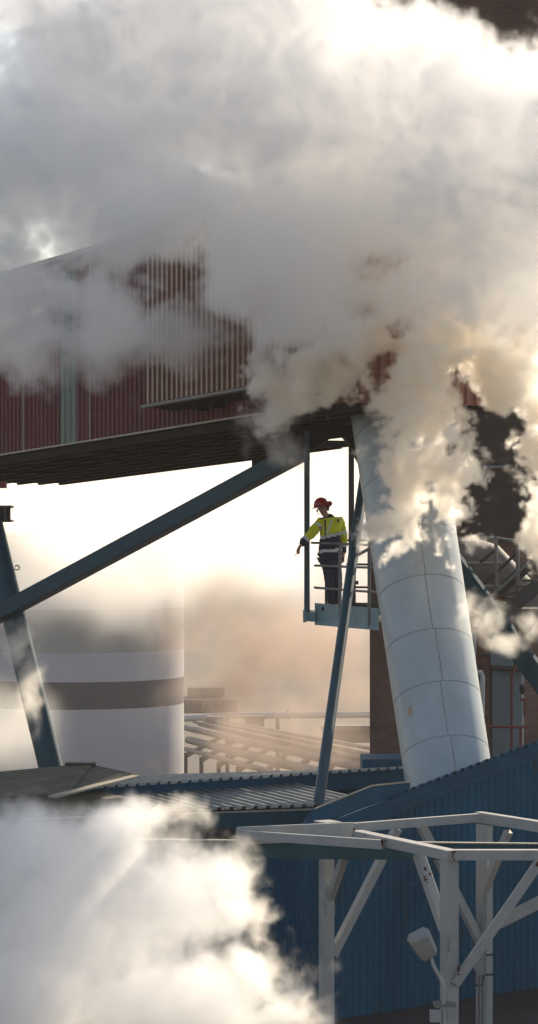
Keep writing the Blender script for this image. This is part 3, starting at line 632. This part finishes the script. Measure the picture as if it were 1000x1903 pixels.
q = MB(); q.box(at(909, 1773, Y-.02), V((.05, 0, 0)), V((0, .07, 0)), UP*.012); q.box(at(909, 1810, Y-.02), V((.05, 0, 0)), V((0, .07, 0)), UP*.012); q.build('bracket', M['steel'], sw)
q = MB(); q.tube([at(879, 1804, Y-.06), at(881, 1822, Y-.06), at(887, 1833, Y-.06), at(896, 1830, Y-.06), at(900, 1812, Y-.06)], .009, 8); q.build('cable', M['black'], sw)
for px in (890, 897):
    q = MB(); q.tube([at(px, 1812, Y-.02), at(px, 1930, Y-.02)], .018, 8); q.build('conduit', M['rail'], sw)

# ---------------------------------------------------------------- far yard: tank, pipes, woods
tk = thing('storage_tank', 'large round pale storage tank with grey and tan bands, seen through steam', 'tank')
cx, YT = at(140, 1200, 150).x, 150; RT = (342-140)*150/F*1.0
def ringband(y0, y1, m, name, k=96, dr=0):
    z0, z1 = at(0, y1, YT-RT*.5).z, at(0, y0, YT-RT*.5).z; b_ = MB(); vs = []
    for z in (z0, z1):
        for j in range(k): vs.append(V((cx+(RT+dr)*math.cos(2*math.pi*j/k), YT+(RT+dr)*math.sin(2*math.pi*j/k), z)))
    b_.add(vs, [(j, (j+1) % k, k+(j+1) % k, k+j) for j in range(k)], 0, True)
    if name == 'roof_cap': b_.add(vs[k:], [tuple(range(k))])
    return b_.build(name, m, tk)
ringband(1312, 1800, M['tankwhite'], 'lower_shell'); ringband(1262, 1312, M['tankgrey'], 'grey_band'); ringband(1209, 1262, M['tankwhite'], 'white_band')
ringband(1130, 1209, M['tanktan'], 'tan_band'); ringband(1000, 1130, M['tankwhite'], 'upper_shell'); ringband(992, 1000, M['tankgrey'], 'roof_cap', dr=.1)
def fartube(name, label, pts, r, m='farpipe', sup=True):
    t = thing(name, label, 'pipeline'); b_ = MB(); b_.tube(pts, r, 12); b_.build('pipe', M[m], t)
    if sup:
        for i in range(1, 5):
            p = pts[0].lerp(pts[-1], i/5); b_ = MB(); b_.box(V((p.x, p.y, (p.z-14.6)/2)), V((.12, 0, 0)), V((0, .12, 0)), UP*(p.z+14.6)/2); b_.build('support', M['fardark'], t)
    return t
t = fartube('pipeline', 'long level pale pipe crossing the hazy yard behind the platform', [at(330, 1336, 175), at(430, 1330, 175), at(800, 1327, 172)], .2, 'palepipe')
b_ = MB(); c = at(541, 1327, 174); b_.tube([c+V((math.cos(w)*.3, 0, math.sin(w)*.38)) for w in [2.0+x*.3 for x in range(9)]], .05, 6); b_.build('hoop', M['palepipe'], t)
b_ = MB(); b_.box(at(400, 1340, 174), V((.5, 0, 0)), V((0, .5, 0)), UP*.3); b_.box(at(473, 1345, 174), V((.6, 0, 0)), V((0, .5, 0)), UP*.5); b_.build('support_box', M['farpipe'], t)
rk = thing('pipe_rack', 'bundle of parallel pale pipes running diagonally across the hazy yard', 'pipe rack')
for i, (x0, y0, x1, y1, r) in enumerate(((345, 1352, 720, 1437, .34), (360, 1341, 720, 1420, .16), (380, 1338, 720, 1409, .2), (350, 1375, 700, 1462, .4), (400, 1338, 730, 1398, .16), (345, 1392, 690, 1485, .25), (370, 1347, 720, 1428, .14))):
    b_ = MB(); b_.tube([at(x0, y0, 180), at(x1, y1, 112)], r*.6, 12); b_.build('pipe', M['farpipe'], rk)
for i in range(9):
    t_ = i/8; p = at(345, 1390, 178).lerp(at(700, 1480, 112), t_); q_ = at(430, 1345, 182).lerp(at(740, 1405, 114), t_)
    b_ = MB(); b_.bar(p-UP*.5, q_-UP*.5, .2, .25); b_.box(V((p.x, p.y, (p.z-14.6)/2-.3)), V((.12, 0, 0)), V((0, .12, 0)), UP*(p.z+14.6)/2); b_.build('trestle', M['fardark'], rk)
fb = thing('plant_building', 'pale flat-roofed plant building in the haze right of the tank', 'building')
for nm, x0, y0, x1, y1, Y in (('wall', 330, 1297, 441, 1322, 195), ('upper_storey', 350, 1275, 418, 1290, 197)):
    p, q_ = at(x0, y1, Y), at(x1, y0, Y); b_ = MB(); b_.box((p+q_)/2, V(((q_.x-p.x)/2, 0, 0)), V((0, 2, 0)), UP*(q_.z-p.z)/2); o = b_.build(nm, M['farpipe'], fb)
for i in range(7):
    p = at(340+i*15, 1309, 192.9); b_ = MB(); b_.box(p, V((.15, 0, 0)), V((0, .05, 0)), UP*.28); b_.build('window', M['fardark'], fb)
b_ = MB(); p, q_ = at(600, 1375, 150), at(760, 1358, 150); b_.box((p+q_)/2, V(((q_.x-p.x)/2, 0, 0)), V((0, 2, 0)), UP*(q_.z-p.z)/2)
o = b_.build('low_store', M['fardark']); tag(o, 'long low dark store beneath the far level pipe', 'building')
b_ = MB(); b_.prism([at(596, 1358, 147.5), at(764, 1357, 147.5), at(764, 1355, 153), at(596, 1356, 153)], UP*.25); b_.build('roof', M['farpipe'], o)
# ---------------------------------------------------------------- steam
def steam_mat(name, dens, col, aniso):
    m = bpy.data.materials.new(name); m.use_nodes = True; nt = m.node_tree; nt.nodes.clear()
    o = nt.nodes.new('ShaderNodeOutputMaterial'); p = nt.nodes.new('ShaderNodeVolumePrincipled'); nt.links.new(p.outputs[0], o.inputs['Volume'])
    p.inputs['Density'].default_value = dens; p.inputs['Color'].default_value = (*col, 1); p.inputs['Anisotropy'].default_value = aniso
    return m
def cloud(name, label, blobs, holes, lo, hi, vox, mtl, amp=.55, scale=.5, soft=.35, detail=7, rough=.6, warp=.6, bias=0., seed=0., stretch=(1, 1, 1), dips=(), amp2=0., scale2=2.5):
    v = bpy.data.volumes.new(name); vo = bpy.data.objects.new(name, v); COL.objects.link(vo)
    v.materials.append(mtl)
    G_ = bpy.data.node_groups.new(name, 'GeometryNodeTree')
    G_.interface.new_socket('Geometry', in_out='INPUT', socket_type='NodeSocketGeometry'); G_.interface.new_socket('Geometry', in_out='OUTPUT', socket_type='NodeSocketGeometry')
    N = G_.nodes.new; L = G_.links.new
    def val(s_, x):
        if isinstance(x, (int, float)): s_.default_value = x
        else: L(x, s_)
    def ma(op, a, b_=0., c=0.):
        q = N('ShaderNodeMath'); q.operation = op; val(q.inputs[0], a); val(q.inputs[1], b_); val(q.inputs[2], c); return q.outputs[0]
    def vm(op, a, b_):
        q = N('ShaderNodeVectorMath'); q.operation = op
        for i, x in enumerate((a, b_)):
            if isinstance(x, (tuple, Vector)): q.inputs[i].default_value = tuple(x)
            elif x is not None: L(x, q.inputs[i])
        return q
    def nz(vec, sc, det, ro, four=0.):
        q = N('ShaderNodeTexNoise'); q.noise_dimensions = '3D'; q.inputs['Scale'].default_value = sc; q.inputs['Detail'].default_value = det; q.inputs['Roughness'].default_value = ro; L(vec, q.inputs['Vector']); return q
    pos = N('GeometryNodeInputPosition').outputs[0]
    sh = vm('ADD', pos, (seed, seed*.7, seed*1.3)).outputs[0]
    w1 = nz(sh, scale*1.3, 5, .55)
    wv = vm('MULTIPLY', vm('SUBTRACT', w1.outputs[1], (.5, .5, .5)).outputs[0], (warp*2, warp*2, warp*2)).outputs[0]
    wp_ = vm('ADD', pos, wv).outputs[0]
    def blob(bl, P_):
        px, py, Y, rx, rz, ry = bl[:6]; c = at(px, py, Y); k_ = Y/F
        d = vm('MULTIPLY', vm('SUBTRACT', P_, tuple(c)).outputs[0], (1/(rx*k_), 1/ry, 1/(rz*k_))).outputs[0]
        q = N('ShaderNodeVectorMath'); q.operation = 'LENGTH'; L(d, q.inputs[0])
        s_ = ma('SUBTRACT', 1., q.outputs['Value'])
        return ma('MULTIPLY', s_, bl[6]) if len(bl) > 6 else s_
    f = None
    for bl in blobs:
        x = blob(bl, wp_); f = x if f is None else ma('SMOOTH_MAX', f, x, .12)
    for bl in holes:
        x = ma('MULTIPLY', ma('MAXIMUM', blob(bl, wp_), -.35), -1.6); f = ma('MINIMUM', f, x) if False else ma('SMOOTH_MIN', f, x, .1)
    for dp in dips: f = ma('SUBTRACT', f, ma('MAXIMUM', blob(dp, wp_), 0.))
    ns = vm('MULTIPLY', vm('ADD', sh, wv).outputs[0], stretch).outputs[0]
    n1 = nz(ns, scale, detail, rough)
    f = ma('ADD', f, ma('MULTIPLY', ma('SUBTRACT', n1.outputs[0], .5-bias), amp*2))
    if amp2:
        n2 = nz(vm('ADD', ns, (7.7, 3.1, 5.3)).outputs[0], scale2, 5, .6)
        f = ma('ADD', f, ma('MULTIPLY', ma('SUBTRACT', ma('ABSOLUTE', ma('SUBTRACT', n2.outputs[0], .5)), .08), amp2*2))
    mr = N('ShaderNodeMapRange'); mr.interpolation_type = 'SMOOTHSTEP'; mr.inputs[1].default_value = 0; mr.inputs[2].default_value = soft; L(f, mr.inputs[0])
    vc = N('GeometryNodeVolumeCube'); vc.inputs['Min'].default_value = lo; vc.inputs['Max'].default_value = hi; L(mr.outputs[0], vc.inputs['Density'])
    for i, k_ in enumerate('XYZ'): vc.inputs['Resolution '+k_].default_value = max(4, int((hi[i]-lo[i])/vox))
    sm_ = N('GeometryNodeSetMaterial'); sm_.inputs['Material'].default_value = mtl; out = N('NodeGroupOutput')
    L(vc.outputs[0], sm_.inputs[0]); L(sm_.outputs[0], out.inputs[0])
    md = vo.modifiers.new('steam', 'NODES'); md.node_group = G_
    return tag(vo, label, 'steam', kind='stuff')
SC = (.998, .995, .992)
SUN_GOLD = (.994, .968, .925)  # golden glow of the sun put into the steam colour
cloud('steam', 'huge grey steam cloud billowing over the gallery and filling the upper picture',
  [(430, 150, 45, 760, 330, 2.2), (60, 310, 44.5, 340, 270, 1.7), (240, 370, 44.6, 170, 170, 1.5), (820, 290, 45.5, 400, 340, 2.8), (500, 430, 45, 330, 190, 1.8),
   (40, 560, 45, 210, 110, 1.1), (190, 590, 45, 110, 100, 1.0), (430, 530, 44.5, 130, 80, 1.1), (330, 400, 44.4, 210, 120, 1.9, 1.7), (250, 455, 44.4, 110, 55, 1.2), (560, 590, 45, 150, 100, 1.2), (760, 555, 45.5, 200, 75, 1.2), (960, 560, 46, 130, 140, 1.4)],
  [(935, -95, 45.5, 250, 160, 12)],
  (-6.2, 42, H+2.0), (6.2, 49, H+10.2), .06, steam_mat('steam_upper', 1.6, SC, .2), amp=.92, scale=.6, soft=.35, warp=.6, rough=.68, detail=9, seed=3., stretch=(1, .3, 1),
  dips=[(335, 530, 45, 85, 150, 6, .42), (420, 640, 45, 80, 80, 4, .45), (90, 400, 45, 110, 90, 4, .42), (120, 620, 45, 80, 70, 4, .45)], amp2=1.0, scale2=2.4)
cloud('steam', 'backlit steam with a golden sun tint in its colour, pouring over the top of the pale duct',
  [(540, 735, 46.2, 80, 105, .7), (600, 690, 46.5, 80, 80, .8), (790, 760, 45.2, 130, 170, .8), (845, 880, 45, 80, 130, .6), (750, 890, 45, 70, 130, .5), (730, 980, 44.8, 90, 55, .4),
   (930, 700, 46.0, 130, 110, 1.0), (1000, 800, 46.5, 75, 170, .8), (1000, 960, 46.5, 45, 110, .6), (690, 650, 46, 90, 80, .8), (850, 640, 46, 150, 80, 1.0)],
  [],
  (-.9, 43.6, H-1.2), (5.6, 48.2, H+3.4), .04, steam_mat('steam_lit', 7.0, SUN_GOLD, .5), amp=1.5, bias=-.045, scale=1.3, soft=.3, warp=.45, rough=.70, detail=9, seed=11., stretch=(1, .25, 1),
  dips=[(925, 890, 46, 80, 125, 4, .7), (715, 672, 46, 45, 40, 4, 1.2), (655, 790, 46, 45, 70, 4, 1.2), (880, 740, 46, 40, 60, 4, .5), (590, 805, 46, 75, 60, 4, .9)], amp2=2.2, scale2=2.4)
cloud('steam', 'thin shreds of steam drifting down across the dark red gallery wall',
  [(60, 650, 50, 150, 90, 1.0), (200, 660, 50, 90, 110, .9), (330, 620, 49, 120, 100, .9), (500, 690, 48, 60, 90, .6), (505, 780, 47.5, 60, 80, .5), (520, 840, 47.6, 55, 40, .4)],
  [], (-5.6, 46, H+.6), (1.2, 52.5, H+4.6), .05, steam_mat('steam_wisps', 2.0, SUN_GOLD, .5), amp=1.3, scale=1.1, soft=.9, warp=.5, rough=.70, detail=9, seed=23., stretch=(1, .25, 1), amp2=1.0, scale2=2.2)
cloud('steam', 'dense white steam cloud rising from below at the lower left',
  [(120, 1730, 33, 330, 235, 1.2), (320, 1660, 33, 150, 140, 1.0), (405, 1660, 33, 75, 80, .7), (60, 1590, 33, 260, 120, 1.0), (220, 1540, 33, 100, 75, .8), (300, 1880, 33, 310, 160, 1.2), (20, 1870, 33, 220, 170, 1.3, 1.4), (455, 1820, 33, 75, 90, .7), (520, 1890, 33, 75, 55, .6), (440, 1670, 33, 40, 80, .5)],
  [], (-4.4, 30.4, H-6.6), (.95, 35.4, H-3.0), .036, steam_mat('steam_lower', 2.4, SC, .35), amp=.75, scale=1.5, soft=.75, warp=.3, rough=.70, detail=9, seed=31., stretch=(1, .35, 1),
  dips=[(500, 1740, 33, 50, 40, 2, 1.)], amp2=.6, scale2=3.)
cloud('steam', 'torn cream-coloured steam shreds rising along the right edge of the low white cloud',
  [(440, 1620, 34.5, 42, 75, .5), (460, 1690, 34.5, 50, 80, .5), (505, 1790, 34.5, 70, 50, .5), (550, 1860, 34.5, 65, 50, .5), (580, 1900, 34.5, 55, 35, .4), (300, 1520, 34.5, 120, 50, .5)],
  [], (-2.2, 33.6, H-6.6), (1.1, 35.4, H-3.2), .03, steam_mat('steam_shreds', 4.0, SUN_GOLD, .5), amp=1.7, scale=1.9, soft=1.3, warp=.3, rough=.72, detail=9, seed=71., stretch=(1, .3, 1), amp2=1.6, scale2=2.5)
cloud('steam', 'added pale lavender vapour bank toning down the sky far behind the worker',
  [(520, 960, 210, 420, 170, 14), (640, 1080, 210, 200, 120, 10)], [], (-22, 190, H-16), (24, 230, H+12), .7, steam_mat('added_sky_veil', .10, (.93, .90, .90), .3), amp=.5, scale=.09, soft=.9, warp=2.5, rough=.62, seed=83.)  # added bank, placed to take down the overbright sky
cloud('steam', 'small wisp of steam drifting past the leaning column', [(55, 1270, 53, 34, 95, .5), (30, 1200, 53, 40, 60, .5)], [], (-5.6, 52, H-5), (-3.9, 54, H-1.6), .035, steam_mat('steam_thin', 2.2, SUN_GOLD, .5), amp=1.3, scale=2.2, soft=1.1, warp=.2, rough=.7, seed=41., stretch=(1, .4, 1))
cloud('steam', 'pale wisp of steam crossing in front of the sloping beam and brown riser', [(905, 1160, 45.5, 65, 38, .5), (940, 1190, 45.5, 50, 34, .4), (990, 1165, 45.5, 40, 36, .4), (880, 1130, 45.5, 40, 36, .3)], [], (2.9, 44.7, H-2.7), (5.0, 46.3, H-.9), .03, steam_mat('steam_thin_lit', 2.6, SUN_GOLD, .5), amp=1.5, scale=2.6, soft=1.3, warp=.15, rough=.7, seed=47., stretch=(1, .4, 1))
cloud('steam', 'broad bright steam bank glowing behind the leaning column and before the tank',
  [(180, 1050, 90, 290, 140, 6), (10, 1350, 90, 130, 110, 4), (300, 990, 95, 220, 120, 8), (120, 950, 100, 260, 120, 9), (450, 1010, 120, 200, 110, 12)],
  [], (-12, 76, H-14), (7, 140, H+3), .4, steam_mat('steam_far', .22, SUN_GOLD, .6), amp=.9, stretch=(1, .35, 1), scale=.3, soft=1.0, warp=1.6, rough=.65, seed=53.)
cloud('steam', 'brown smoky vapour rolling over the far yard between the tank and the duct',
  [(480, 1180, 120, 220, 140, 3), (610, 1200, 125, 150, 100, 3), (420, 1280, 120, 150, 80, 2.5), (640, 1290, 125, 130, 60, 2.5), (560, 1380, 105, 260, 90, 2)],
  [], (-8, 96, H-14), (9, 134, H+1), .28, steam_mat('brown_vapour', .42, (.56, .45, .38), .4), amp=1.3, scale=.33, soft=1.2, warp=1.0, rough=.70, seed=61., stretch=(1, .3, 1), amp2=1.0, scale2=1.0, bias=.06)
# air
b_ = MB(); b_.box(V((0, 4000, 95)), V((8000, 0, 0)), V((0, 5200, 0)), UP*113)
hz = b_.build('haze', steam_mat('haze_air', .0003, (.96, .90, .84), .2)); tag(hz, kind='stuff')

# ---------------------------------------------------------------- light, sky, camera
EL, AZ = math.radians(27), math.radians(30)     # sun behind the steam, to the right
w = bpy.data.worlds.new("World"); S.world = w; w.use_nodes = True
bg = w.node_tree.nodes['Background']; sk = w.node_tree.nodes.new('ShaderNodeTexSky'); sk.sky_type = 'NISHITA'; sk.sun_disc = False
sk.sun_elevation = EL; sk.sun_rotation = AZ; sk.dust_density = .6
w.node_tree.links.new(sk.outputs[0], bg.inputs[0]); bg.inputs[1].default_value = .085
l = bpy.data.lights.new('sun', 'SUN'); l.energy = 5.0; l.angle = math.radians(.5); l.color = (1, .86, .66)
lo_ = bpy.data.objects.new('sun', l); COL.objects.link(lo_)
d = V((math.sin(AZ)*math.cos(EL), math.cos(AZ)*math.cos(EL), math.sin(EL))); lo_.rotation_euler = d.to_track_quat('Z', 'Y').to_euler(); lo_.location = (0, 0, 60)
cam = bpy.data.cameras.new('camera'); co = bpy.data.objects.new('camera', cam); COL.objects.link(co); S.camera = co
cam.sensor_fit = 'VERTICAL'; cam.sensor_height = 36; cam.lens = 36*F/1903; cam.clip_end = 20000; cam.clip_start = .5
co.location = (0, 0, H); co.rotation_euler = (math.pi/2, 0, 0)
settle()
cy = S.cycles
cy.volume_bounces = 20; cy.max_bounces = 24; cy.diffuse_bounces = 3; cy.use_denoising = True; cy.volume_step_rate = 2.0; cy.volume_max_steps = 512
cy.use_adaptive_sampling = True; cy.adaptive_threshold = .01; cy.sample_clamp_indirect = 8
S.view_settings.view_transform = 'Standard'; S.view_settings.look = 'None'; S.view_settings.exposure = .84; S.view_settings.gamma = 1
